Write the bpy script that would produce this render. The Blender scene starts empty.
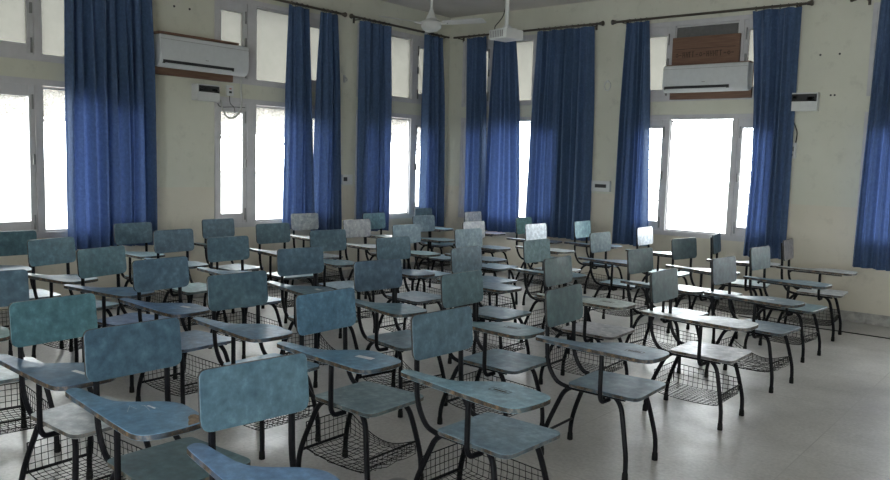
import bpy, bmesh, math, random
from mathutils import Vector, Matrix
random.seed(7)
SC = bpy.context.scene
COL = SC.collection
PI = math.pi
XL, YR, H = -7.89, 9.60, 3.85          # left wall plane, far wall plane, ceiling height
XE, YE = 2.2, -2.6                     # the two walls behind the camera

# ------------------------------------------------------------------ materials
def mat(name):
    m = bpy.data.materials.new(name); m.use_nodes = True
    nt = m.node_tree; nt.nodes.clear()
    out = nt.nodes.new('ShaderNodeOutputMaterial')
    b = nt.nodes.new('ShaderNodeBsdfPrincipled')
    nt.links.new(b.outputs[0], out.inputs[0])
    return m, nt, b, out
def N(nt, t, **kw):
    n = nt.nodes.new('ShaderNode' + t)
    for k, v in kw.items(): setattr(n, k, v)
    return n
def noise(nt, vec, scale, detail=3, rough=.55):
    n = N(nt, 'TexNoise'); n.inputs['Scale'].default_value = scale
    n.inputs['Detail'].default_value = detail; n.inputs['Roughness'].default_value = rough
    if vec is not None: nt.links.new(vec, n.inputs['Vector'])
    return n.outputs['Fac']
def ramp(nt, fac, stops):
    r = N(nt, 'ValToRGB'); e = r.color_ramp.elements
    while len(e) > 1: e.remove(e[-1])
    e[0].position = stops[0][0]; e[0].color = (*stops[0][1], 1)
    for p, c in stops[1:]:
        q = e.new(p); q.color = (*c, 1)
    nt.links.new(fac, r.inputs[0]); return r.outputs[0]
def simple(name, col, rough=.5, metal=0, var=.12, scale=20, spec=.5):
    m, nt, b, _ = mat(name)
    tc = N(nt, 'TexCoord')
    f = noise(nt, tc.outputs['Object'], scale)
    c = ramp(nt, f, [(.3, tuple(x * (1 - var) for x in col)), (.7, tuple(min(1, x * (1 + var)) for x in col))])
    nt.links.new(c, b.inputs['Base Color'])
    b.inputs['Roughness'].default_value = rough; b.inputs['Metallic'].default_value = metal
    b.inputs['Specular IOR Level'].default_value = spec
    return m
def mixc(nt, fac, a, b, mode='MIX'):
    m = N(nt, 'Mix', data_type='RGBA', blend_type=mode)
    for i, v in ((0, fac), (6, a), (7, b)):
        if isinstance(v, (int, float)): m.inputs[i].default_value = v
        elif isinstance(v, tuple): m.inputs[i].default_value = (*v, 1)
        else: nt.links.new(v, m.inputs[i])
    return m.outputs[2]

M = {}
M['tube'] = simple('black_tube', (.006, .006, .008), .48, 0, .3, 20, .14)
M['wire'] = simple('black_wire', (.008, .008, .008), .6, spec=.12)
M['rubber'] = simple('rubber', (.008, .008, .008), .7, spec=.2)
M['frame'] = simple('grey_frame_paint', (.52, .51, .53), .45, 0, .08, 6)
M['rod'] = simple('rod_metal', (.10, .085, .07), .4, .5)
M['white'] = simple('white_plastic', (.62, .63, .63), .4, 0, .04)
M['acwhite'] = simple('ac_plastic', (.56, .58, .60), .35, 0, .04)
M['darkplastic'] = simple('dark_plastic', (.02, .021, .024), .35)
M['greyplastic'] = simple('grey_plastic', (.22, .22, .22), .5)
M['fan'] = simple('fan_white', (.5, .5, .49), .4, 0, .05)
M['cable'] = simple('cable_white', (.5, .5, .48), .5)
M['cabledark'] = simple('cable_dark', (.02, .02, .02), .5)
M['sticker'] = simple('paper', (.75, .76, .78), .6, 0, .1, 60)
M['red'] = simple('red_plastic', (.5, .04, .03), .4)
M['steel'] = simple('steel', (.5, .5, .5), .3, 1)

def laminate(name, spec):
    m, nt, b, _ = mat(name)
    tc = N(nt, 'TexCoord'); oi = N(nt, 'ObjectInfo')
    add = N(nt, 'VectorMath', operation='ADD'); sc = N(nt, 'VectorMath', operation='SCALE')
    cmb = N(nt, 'CombineXYZ')
    for i in range(3): nt.links.new(oi.outputs['Random'], cmb.inputs[i])
    nt.links.new(cmb.outputs[0], sc.inputs[0]); sc.inputs['Scale'].default_value = 40
    nt.links.new(tc.outputs['Object'], add.inputs[0]); nt.links.new(sc.outputs[0], add.inputs[1])
    v = add.outputs[0]
    f1 = noise(nt, v, 22, 5, .65); f2 = noise(nt, v, 6, 3)
    c1 = ramp(nt, f1, [(.32, (.66, .67, .69)), (.48, (.92, .93, .94)), (.56, (1.08,) * 3), (.70, (1.55, 1.5, 1.42))])
    c2 = ramp(nt, f2, [(.3, (.85, .88, .9)), (.7, (1.12, 1.1, 1.06))])
    c = mixc(nt, 1.0, oi.outputs['Color'], c1, 'MULTIPLY')
    c = mixc(nt, 1.0, c, c2, 'MULTIPLY')
    # fine pale scratches
    mp = N(nt, 'Mapping'); mp.inputs['Scale'].default_value = (4, 60, 20); mp.inputs['Rotation'].default_value = (0, 0, .5)
    nt.links.new(v, mp.inputs[0])
    s = ramp(nt, noise(nt, mp.outputs[0], 3, 4, .7), [(.68, (0, 0, 0)), (.78, (.35,) * 3)])
    c = mixc(nt, s, c, (.45, .47, .48))
    nt.links.new(c, b.inputs['Base Color'])
    r = ramp(nt, noise(nt, v, 9, 4), [(.3, (.33,) * 3), (.7, (.50,) * 3)])
    nt.links.new(r, b.inputs['Roughness']); b.inputs['Specular IOR Level'].default_value = spec
    bp = N(nt, 'Bump'); bp.inputs['Strength'].default_value = .06; bp.inputs['Distance'].default_value = .002
    nt.links.new(noise(nt, v, 90, 3), bp.inputs['Height']); nt.links.new(bp.outputs[0], b.inputs['Normal'])
    return m
M['lam'] = laminate('glossy_mottled_laminate', .95); M['lamb'] = laminate('mottled_laminate', .38)
def edge_mat():
    m, nt, b, _ = mat('worn_ply_edge')
    tc = N(nt, 'TexCoord'); oi = N(nt, 'ObjectInfo')
    f = noise(nt, tc.outputs['Object'], 28, 5, .7)
    c = ramp(nt, f, [(.38, (.014, .012, .011)), (.50, (.04, .03, .02)), (.60, (.15, .095, .05)), (.75, (.24, .16, .09))])
    c = mixc(nt, ramp(nt, noise(nt, tc.outputs['Object'], 7, 2), [(.45, (0,)*3), (.65, (.4,)*3)]), c, oi.outputs['Color'])
    nt.links.new(c, b.inputs['Base Color']); b.inputs['Roughness'].default_value = .6
    return m
M['edge'] = edge_mat()
M['dedge'] = simple('dark_edge', (.035, .032, .030), .6, 0, .4, 30)
M['barewood'] = simple('bare_ply', (.20, .145, .10), .7, 0, .4, 60)

def wall_mat():
    m, nt, b, _ = mat('cream_wall_paint')
    g = N(nt, 'NewGeometry'); sp = N(nt, 'SeparateXYZ'); nt.links.new(g.outputs['Position'], sp.inputs[0])
    f = noise(nt, g.outputs['Position'], 1.3, 5, .6)
    up = ramp(nt, f, [(.3, (.58, .575, .49)), (.7, (.65, .645, .56))])
    lo = ramp(nt, f, [(.3, (.60, .56, .47)), (.7, (.67, .625, .535))])
    st = N(nt, 'Math', operation='LESS_THAN'); nt.links.new(sp.outputs[2], st.inputs[0]); st.inputs[1].default_value = 1.275
    c = mixc(nt, st.outputs[0], up, lo)
    sm = ramp(nt, noise(nt, g.outputs['Position'], 7, 6, .7), [(.28, (.86,)*3), (.45, (1,)*3)])
    c = mixc(nt, 1.0, c, sm, 'MULTIPLY')
    nt.links.new(c, b.inputs['Base Color']); b.inputs['Roughness'].default_value = .55
    b.inputs['Specular IOR Level'].default_value = .3
    bp = N(nt, 'Bump'); bp.inputs['Strength'].default_value = .08; bp.inputs['Distance'].default_value = .01
    nt.links.new(noise(nt, g.outputs['Position'], 25, 4), bp.inputs['Height']); nt.links.new(bp.outputs[0], b.inputs['Normal'])
    return m
M['wall'] = wall_mat()
M['ceil'] = simple('ceiling_paint', (.56, .53, .50), .8, 0, .06, 2)
M['skirt'] = simple('skirting_stone', (.36, .35, .33), .5, 0, .3, 14)
def floor_mat():
    m, nt, b, _ = mat('polished_terrazzo')
    g = N(nt, 'NewGeometry'); P = g.outputs['Position']
    f = noise(nt, P, 1.1, 6, .62); f2 = noise(nt, P, 45, 3, .6)
    c = ramp(nt, f, [(.3, (.34, .328, .315)), (.5, (.45, .437, .42)), (.70, (.57, .555, .535))])
    c = mixc(nt, 1.0, c, ramp(nt, f2, [(.35, (.86,)*3), (.65, (1.08,)*3)]), 'MULTIPLY')
    br = N(nt, 'TexBrick'); br.offset = 0; br.inputs['Scale'].default_value = 1
    br.inputs['Brick Width'].default_value = 1.2; br.inputs['Row Height'].default_value = 1.2
    br.inputs['Mortar Size'].default_value = .004; br.inputs['Mortar Smooth'].default_value = .3
    nt.links.new(P, br.inputs['Vector'])
    c = mixc(nt, br.outputs['Fac'], c, (.36, .35, .335))
    dk = ramp(nt, noise(nt, P, 2.7, 6, .75), [(.24, (.72, .70, .68)), (.4, (1,)*3)])
    c = mixc(nt, 1.0, c, dk, 'MULTIPLY')
    nt.links.new(c, b.inputs['Base Color'])
    nt.links.new(ramp(nt, noise(nt, P, 3.5, 6, .7), [(.3, (.27,)*3), (.7, (.46,)*3)]), b.inputs['Roughness'])
    bp = N(nt, 'Bump'); bp.inputs['Strength'].default_value = .05; bp.inputs['Distance'].default_value = .01
    nt.links.new(noise(nt, P, 12, 4), bp.inputs['Height']); nt.links.new(bp.outputs[0], b.inputs['Normal'])
    return m
M['floor'] = floor_mat()
def curtain_mat():
    m, nt, b, out = mat('blue_curtain_cloth')
    tc = N(nt, 'TexCoord'); g = N(nt, 'NewGeometry')
    f = noise(nt, g.outputs['Position'], 30, 5, .7)
    c = ramp(nt, f, [(.3, (.040, .074, .155)), (.55, (.060, .110, .215)), (.75, (.090, .155, .285))])
    nt.links.new(c, b.inputs['Base Color']); b.inputs['Roughness'].default_value = .75
    b.inputs['Sheen Weight'].default_value = .35; b.inputs['Sheen Roughness'].default_value = .4
    b.inputs['Sheen Tint'].default_value = (.5, .65, .9, 1)
    tr = N(nt, 'BsdfTranslucent'); tr.inputs[0].default_value = (.06, .10, .27, 1)
    mx = N(nt, 'MixShader'); mx.inputs[0].default_value = .16
    nt.links.new(b.outputs[0], mx.inputs[1]); nt.links.new(tr.outputs[0], mx.inputs[2])
    nt.links.new(mx.outputs[0], out.inputs[0])
    return m
M['curtain'] = curtain_mat()
def glass_mat(name, tint, frost):
    m, nt, b, out = mat(name); nt.nodes.remove(b)
    t = N(nt, 'BsdfTransparent'); t.inputs[0].default_value = (*tint, 1)
    gl = N(nt, 'BsdfGlossy'); gl.inputs['Roughness'].default_value = .08
    lw = N(nt, 'LayerWeight'); lw.inputs[0].default_value = .25
    mx = N(nt, 'MixShader'); 
    ms = N(nt, 'Math', operation='MULTIPLY'); nt.links.new(lw.outputs['Fresnel'], ms.inputs[0]); ms.inputs[1].default_value = .5
    nt.links.new(ms.outputs[0], mx.inputs[0]); nt.links.new(t.outputs[0], mx.inputs[1]); nt.links.new(gl.outputs[0], mx.inputs[2])
    tl = N(nt, 'BsdfTranslucent'); tl.inputs[0].default_value = (.75, .74, .68, 1)
    m2 = N(nt, 'MixShader')
    tc = N(nt, 'NewGeometry')
    d = ramp(nt, noise(nt, tc.outputs['Position'], 5, 5, .6), [(.3, (frost*.92,)*3), (.7, (frost*1.08,)*3)])
    nt.links.new(d, m2.inputs[0]); nt.links.new(mx.outputs[0], m2.inputs[1]); nt.links.new(tl.outputs[0], m2.inputs[2])
    nt.links.new(m2.outputs[0], out.inputs[0])
    return m
M['glass'] = glass_mat('window_glass', (.93, .94, .93), .10)
M['dimmed'] = glass_mat('dimmed_window_glass', (.10, .099, .092), .13)  # upper panes: vignette darkening put into the glass tint
def board_mat():
    m, nt, b, _ = mat('brown_plywood')
    tc = N(nt, 'TexCoord'); mp = N(nt, 'Mapping'); mp.inputs['Scale'].default_value = (1.5, 1.5, 30)
    nt.links.new(tc.outputs['Object'], mp.inputs[0])
    f = noise(nt, mp.outputs[0], 3, 5, .6)
    nt.links.new(ramp(nt, f, [(.3, (.12, .062, .040)), (.7, (.20, .11, .072))]), b.inputs['Base Color'])
    b.inputs['Roughness'].default_value = .6
    return m
M['board'] = board_mat()
M['card'] = simple('grey_card', (.12, .12, .12), .8)
M['ink'] = simple('stencil_ink', (.03, .018, .014), .8)
M['ground'] = simple('outdoor_ground', (.13, .125, .115), .9, 0, .2, .4)
M['bark'] = simple('bark', (.12, .09, .06), .9, 0, .3, 8)
M['leaf'] = simple('leaves', (.022, .015, .009), .8, 0, .4, 2)
M['ext'] = simple('outer_concrete', (.4, .38, .34), .8)

# ------------------------------------------------------------------ mesh helpers
def link(name, bm, mats, parent=None, smooth=False, loc=None, autosmooth=None):
    me = bpy.data.meshes.new(name); bm.normal_update(); bm.to_mesh(me); bm.free()
    for m in (mats if isinstance(mats, (list, tuple)) else [mats]): me.materials.append(m)
    if smooth:
        for p in me.polygons: p.use_smooth = True
        me.set_sharp_from_angle(angle=math.radians(38))
    o = bpy.data.objects.new(name, me); COL.objects.link(o)
    if parent: o.parent = parent
    if loc: o.location = loc
    return o
def box(bm, x0, x1, y0, y1, z0, z1, mi=0, bev=0):
    r = bmesh.ops.create_cube(bm, size=1)
    vs = r['verts']
    for v in vs:
        v.co = Vector((x0 + (v.co.x + .5) * (x1 - x0), y0 + (v.co.y + .5) * (y1 - y0), z0 + (v.co.z + .5) * (z1 - z0)))
    fs = {f for v in vs for f in v.link_faces}
    for f in fs: f.material_index = mi
    if bev:
        es = list({e for v in vs for e in v.link_edges})
        bmesh.ops.bevel(bm, geom=es, offset=bev, segments=2, affect='EDGES', profile=.6)
def tube(bm, pts, r, n=8, mi=0, caps=True):
    pts = [Vector(p) for p in pts]; rings = []
    rr = r if isinstance(r, (list, tuple)) else [r] * len(pts)
    prev = None
    for i, p in enumerate(pts):
        t = (pts[min(i + 1, len(pts) - 1)] - pts[max(i - 1, 0)]).normalized()
        if prev is None:
            a = Vector((0, 0, 1)) if abs(t.z) < .9 else Vector((1, 0, 0))
            u = t.cross(a).normalized()
        else:
            u = (prev - t * prev.dot(t)).normalized()
        prev = u; w = t.cross(u)
        rings.append([bm.verts.new(p + (u * math.cos(2 * PI * k / n) + w * math.sin(2 * PI * k / n)) * rr[i]) for k in range(n)])
    for a, b in zip(rings, rings[1:]):
        for k in range(n):
            f = bm.faces.new((a[k], a[(k + 1) % n], b[(k + 1) % n], b[k])); f.material_index = mi
    if caps:
        bm.faces.new(rings[0][::-1]).material_index = mi; bm.faces.new(rings[-1]).material_index = mi
def smooth_path(pts, sub=4):
    P = [Vector(p) for p in pts]; out = []
    for i in range(len(P) - 1):
        p0, p1, p2, p3 = P[max(i - 1, 0)], P[i], P[i + 1], P[min(i + 2, len(P) - 1)]
        for k in range(sub):
            t = k / sub
            out.append(.5 * ((2 * p1) + (p2 - p0) * t + (2 * p0 - 5 * p1 + 4 * p2 - p3) * t * t + (3 * p1 - p0 - 3 * p2 + p3) * t ** 3))
    out.append(P[-1]); return out
def smooth_loop(pts, sub=3):
    P = [Vector(p) for p in pts]; n = len(P); out = []
    for i in range(n):
        p0, p1, p2, p3 = P[i - 1], P[i], P[(i + 1) % n], P[(i + 2) % n]
        for k in range(sub):
            t = k / sub
            out.append(.5 * ((2 * p1) + (p2 - p0) * t + (2 * p0 - 5 * p1 + 4 * p2 - p3) * t * t + (3 * p1 - p0 - 3 * p2 + p3) * t ** 3))
    return out
def rounded(pts, r, seg=4):
    """corner-rounded polygon from 2D points, r per corner"""
    out = []; n = len(pts)
    for i in range(n):
        p = Vector(pts[i]); a = (Vector(pts[i - 1]) - p).normalized(); b = (Vector(pts[(i + 1) % n]) - p).normalized()
        rr = r[i] if isinstance(r, (list, tuple)) else r
        s = p + a * rr; e = p + b * rr
        for k in range(seg + 1):
            t = k / seg
            out.append((1 - t) ** 2 * s + 2 * t * (1 - t) * p + t * t * e)
    return out
def slab(bm, outline, mapf, t0, t1, bev=.002):
    """prism from a 2D outline; mapf(u,v,t)->3D. faces material 0, rim material 1"""
    lay = []
    for t, ins in ((t0, bev), (t0 + bev, 0), (t1 - bev, 0), (t1, bev)):
        c = sum((Vector(p) for p in outline), Vector((0, 0))) / len(outline)
        ring = []
        for p in outline:
            p = Vector(p); d = (c - p); q = p + d.normalized() * ins
            ring.append(bm.verts.new(mapf(q.x, q.y, t)))
        lay.append(ring)
    n = len(outline)
    for i, (a, b) in enumerate(zip(lay, lay[1:])):
        for k in range(n):
            f = bm.faces.new((a[k], a[(k + 1) % n], b[(k + 1) % n], b[k])); f.material_index = 1 if i == 1 else 0
    bm.faces.new(lay[0][::-1]); bm.faces.new(lay[-1])
def lathe(bm, prof, c=(0, 0, 0), n=24, mi=0):
    rings = []
    for r, z in prof:
        rings.append([bm.verts.new((c[0] + r * math.cos(2 * PI * k / n), c[1] + r * math.sin(2 * PI * k / n), c[2] + z)) for k in range(n)])
    for a, b in zip(rings, rings[1:]):
        for k in range(n):
            bm.faces.new((a[k], a[(k + 1) % n], b[(k + 1) % n], b[k])).material_index = mi
    bm.faces.new(rings[0][::-1]).material_index = mi; bm.faces.new(rings[-1]).material_index = mi
def empty(name, loc, rz=0):
    o = bpy.data.objects.new(name, None); COL.objects.link(o); o.location = loc; o.rotation_euler = (0, 0, rz)
    o.empty_display_size = .1; return o
def tag(o, label, cat, group=None):
    o['label'] = label; o['category'] = cat
    if group: o['group'] = group
    return o
def struct(o): o['kind'] = 'structure'; return o

# ------------------------------------------------------------------ the room
# window modules: edges along the wall [outer0, A0, A1, B0, B1, C0, C1, outer1]
WL = [[2.90, 2.98, 3.32, 3.46, 4.05, 4.17, 4.43, 4.50],
      [5.37, 5.46, 5.76, 5.96, 6.63, 6.78, 7.08, 7.17],
      [7.62, 7.74, 7.92, 8.04, 8.72, 8.88, 9.15, 9.24]]
WR = [[-7.62, -7.46, -7.15, -7.02, -6.36, -6.23, -5.93, -5.84],
      [-4.77, -4.67, -4.34, -4.22, -3.45, -3.32, -2.99, -2.90],
      [-2.01, -1.92, -1.60, -1.46, -.70, -.57, -.25, -.16]]
ZLO = (.79, .87, .96, 2.15, 2.23, 2.32)      # outer, fixed glass, sash glass | sash glass, fixed glass, outer
ZUP = (2.49, 2.56, 2.64, 3.31, 3.40, 3.48)
TH = .24
def wall(name, mapf, a0, a1, holes, out):
    """wall with holes. mapf(a, depth, z): depth 0 inner face, TH outer"""
    As = sorted({a0, a1, *[h[0] for h in holes], *[h[1] for h in holes]})
    Zs = sorted({0, H, *[h[2] for h in holes], *[h[3] for h in holes]})
    solid = lambda i, j: 0 <= i < len(As) - 1 and 0 <= j < len(Zs) - 1 and not any(
        h[0] <= (As[i] + As[i + 1]) / 2 <= h[1] and h[2] <= (Zs[j] + Zs[j + 1]) / 2 <= h[3] for h in holes)
    bm = bmesh.new(); V = {}
    def v(i, j, d):
        if (i, j, d) not in V: V[(i, j, d)] = bm.verts.new(mapf(As[i], d * TH, Zs[j]))
        return V[(i, j, d)]
    for i in range(len(As) - 1):
        for j in range(len(Zs) - 1):
            if not solid(i, j): continue
            bm.faces.new((v(i, j, 0), v(i + 1, j, 0), v(i + 1, j + 1, 0), v(i, j + 1, 0)))
            bm.faces.new((v(i, j, 1), v(i, j + 1, 1), v(i + 1, j + 1, 1), v(i + 1, j, 1)))
            for di, dj, e in ((-1, 0, ((i, j), (i, j + 1))), (1, 0, ((i + 1, j), (i + 1, j + 1))), (0, -1, ((i, j), (i + 1, j))), (0, 1, ((i, j + 1), (i + 1, j + 1)))):
                if not solid(i + di, j + dj):
                    (p, q) = e
                    bm.faces.new((v(*p, 0), v(*q, 0), v(*q, 1), v(*p, 1)))
    bmesh.ops.recalc_face_normals(bm, faces=bm.faces)
    return struct(link(name, bm, M['wall']))
mapL = lambda a, d, z: (XL - d, a, z)
mapR = lambda a, d, z: (a, YR + d, z)
holes = lambda W: [(w[0], w[-1], z[0], z[-1]) for w in W for z in (ZLO, ZUP)]
wall('wall_left', mapL, YE, YR, holes(WL), -1)
wall('wall_far', mapR, XL - TH, XE + TH, holes(WR), 1)
mapE = lambda a, d, z: (XE + d, a, z)
mapS = lambda a, d, z: (a, YE - d, z)
def wmod(a, w=2.3):
    return [a, a + .09, a + .45, a + .57, a + w - .57, a + w - .45, a + w - .09, a + w]
WE = []
WS_FILL = [wmod(-2.7), wmod(-0.2)]  # unseen windows added behind the camera to fill the chair fronts with light
wall('wall_right', mapE, YE, YR, holes(WE), 1)
wall('wall_near', mapS, XL - TH, XE + TH, holes(WS_FILL), 1)
bm = bmesh.new(); box(bm, XL - TH, XE + TH, YE - TH, YR + TH, -.15, 0); struct(link('floor', bm, M['floor']))
bm = bmesh.new(); box(bm, XL - TH, XE + TH, YE - TH, YR + TH, H, H + .15); struct(link('ceiling', bm, M['ceil']))
bm = bmesh.new(); box(bm, XL + .015, XE, YR - .015, YR, 0, .12, 0, .004); struct(link('baseboard_far', bm, M['skirt']))
bm = bmesh.new(); box(bm, XL, XL + .015, YE, YR, 0, .12, 0, .004); struct(link('baseboard_left', bm, M['skirt']))

def boxm(bm, mapf, a0, a1, d0, d1, z0, z1, mi=0, bev=0):
    p, q = mapf(a0, d0, z0), mapf(a1, d1, z1)
    box(bm, min(p[0], q[0]), max(p[0], q[0]), min(p[1], q[1]), max(p[1], q[1]), min(p[2], q[2]), max(p[2], q[2]), mi, bev)
wn = [0]
def window(mapf, w, z, glass, grille):
    wn[0] += 1
    root = struct(empty('window_%d' % wn[0], mapf((w[0] + w[-1]) / 2, 0, z[0])))
    inv = Matrix.Translation(-root.location)
    fr = bmesh.new()
    d0, d1 = -.012, .075
    boxm(fr, mapf, w[0], w[-1], d0, d1, z[0], z[0] + .06, 0, .004)
    boxm(fr, mapf, w[0], w[-1], d0, d1, z[-1] - .06, z[-1], 0, .004)
    for a0, a1 in ((w[0], w[0] + .045), (w[-1] - .045, w[-1]), (w[2] + .055, w[3] - .012), (w[4] + .012, w[5] - .055)):
        boxm(fr, mapf, a0, a1, d0, d1, z[0] + .055, z[-1] - .055, 0, .004)
    # beads round the fixed pane
    for a0, a1, z0, z1 in ((w[3] - .014, w[3], z[1] - .012, z[4] + .012), (w[4], w[4] + .014, z[1] - .012, z[4] + .012),
                           (w[3], w[4], z[1] - .02, z[1]), (w[3], w[4], z[4], z[4] + .02)):
        boxm(fr, mapf, a0, a1, .012, .06, z0, z1)
    fr.transform(inv); link('window_frame', fr, M['frame'], root)
    for a0, a1, e0, e1 in ((w[1], w[2], w[0] + .042, w[2] + .058), (w[5], w[6], w[5] - .058, w[7] - .042)):
        s = bmesh.new(); zb_, zt_ = z[0] + .056, z[-1] - .056
        boxm(s, mapf, e0, a0, .0, .05, zb_, zt_, 0, .004)
        boxm(s, mapf, a1, e1, .0, .05, zb_, zt_, 0, .004)
        boxm(s, mapf, a0, a1, .0, .05, zb_, z[2], 0, .004)
        boxm(s, mapf, a0, a1, .0, .05, z[3], zt_, 0, .004)
        s.transform(inv); so = link('sash', s, M['frame'], root)
        g = bmesh.new(); boxm(g, mapf, a0, a1, .024, .028, z[2], z[3]); g.transform(inv); link('pane', g, glass, so)
        h = bmesh.new(); zc = (z[2] + z[3]) / 2
        ah = a1 + .03 if a0 == w[1] else a0 - .02
        boxm(h, mapf, ah - .01, ah + .01, -.03, 0, zc - .05, zc + .05, 0, .004)
        for zz in (z[2] - .02, z[3] - .06):
            boxm(h, mapf, ah - .006, ah + .006, -.022, -.006, zz - .06, zz + .08)
        h.transform(inv); link('latch', h, M['greyplastic'], so)
        if grille:
            gr = bmesh.new()
            for k in range(1, 9):
                zz = z[2] + (z[3] - z[2]) * k / 9 
                tube(gr, [mapf(a0 - .02, .14, zz), mapf(a1 + .02, .14, zz)], .008, 5)
            tube(gr, [mapf((a0 + a1) / 2, .14, z[0] + .02), mapf((a0 + a1) / 2, .14, z[-1] - .02)], .005, 5)
            gr.transform(inv); link('grille', gr, M['tube'], root)
    g = bmesh.new(); boxm(g, mapf, w[3], w[4], .024, .028, z[1], z[4]); g.transform(inv); link('pane', g, glass, root)
    # outer sill
    sl = bmesh.new(); boxm(sl, mapf, w[0], w[-1], .08, TH + .04, z[0] - .0, z[0] + .03); sl.transform(inv); link('sill', sl, M['ext'], root)
    # daylight portal
    ld = bpy.data.lights.new('window_daylight', 'AREA'); ld.shape = 'RECTANGLE'
    ld.size = w[-1] - w[0]; ld.size_y = z[-1] - z[0]; ld.cycles.is_portal = True
    lo = bpy.data.objects.new('window_daylight', ld); COL.objects.link(lo)
    lo.location = mapf((w[0] + w[-1]) / 2, TH + .02, (z[0] + z[-1]) / 2)
    n = Vector(mapf(0, -1, 0)) - Vector(mapf(0, 0, 0))
    lo.rotation_euler = n.to_track_quat('-Z', 'Y').to_euler()
for w in WL:
    window(mapL, w, ZLO, M['glass'], False); window(mapL, w, ZUP, M['dimmed'], False)
for w in WE:
    window(mapE, w, ZLO, M['glass'], False); window(mapE, w, ZUP, M['dimmed'], False)
for w in WS_FILL:
    window(mapS, w, ZLO, M['glass'], False); window(mapS, w, ZUP, M['dimmed'], False)
for w in WR:
    window(mapR, w, ZLO, M['glass'], True); window(mapR, w, ZUP, M['dimmed'], False)

# ------------------------------------------------------------------ curtain rods and curtains
def curtain_rod(mapf, a0, a1, label, ends=(1, 1)):
    t = tag(empty('curtain_rod', mapf((a0 + a1) / 2, -.12, 3.52)), label, 'curtain rod', 'dark curtain rods above the windows')
    inv = Matrix.Translation(-t.location)
    bm = bmesh.new(); tube(bm, [mapf(a0, -.12, 3.52), mapf(a1, -.12, 3.52)], .015, 10); bm.transform(inv)
    link('rod', bm, M['rod'], t, True)
    for s, a, on in ((-1, a0, ends[0]), (1, a1, ends[1])):
        if on:
            bm = bmesh.new(); p = [mapf(a + s * k, -.12, 3.52) for k in (0, .01, .03, .05, .065, .07)]
            tube(bm, p, [.014, .022, .024, .034, .030, .008], 12); bm.transform(inv); link('finial', bm, M['rod'], t, True)
        ab = a - s * .1
        bm = bmesh.new(); boxm(bm, mapf, ab - .015, ab + .015, -.012, 0, 3.46, 3.56, 0, .003)
        tube(bm, [mapf(ab, -.005, 3.50), mapf(ab, -.12, 3.50)], .007, 6)
        tube(bm, [mapf(ab, -.12, 3.496), mapf(ab, -.14, 3.505), mapf(ab, -.142, 3.53)], .007, 6)
        bm.transform(inv); link('bracket', bm, M['rod'], t)
curtain_rod(mapL, 2.6, 4.72, 'dark curtain rod above the left wall window nearest the camera')
curtain_rod(mapL, 5.15, 7.22, 'dark curtain rod above the left wall window beside the air conditioner')
curtain_rod(mapL, 7.44, 9.42, 'dark curtain rod on the left wall ending near the room corner', (1, 0))
curtain_rod(mapR, -7.72, -5.25, 'dark curtain rod on the far wall starting at the room corner', (0, 1))
curtain_rod(mapR, -5.00, -2.66, 'dark curtain rod above the far wall window with the air conditioner')
curtain_rod(mapR, -2.15, .1, 'dark curtain rod above the rightmost window at the frame edge')

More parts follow.
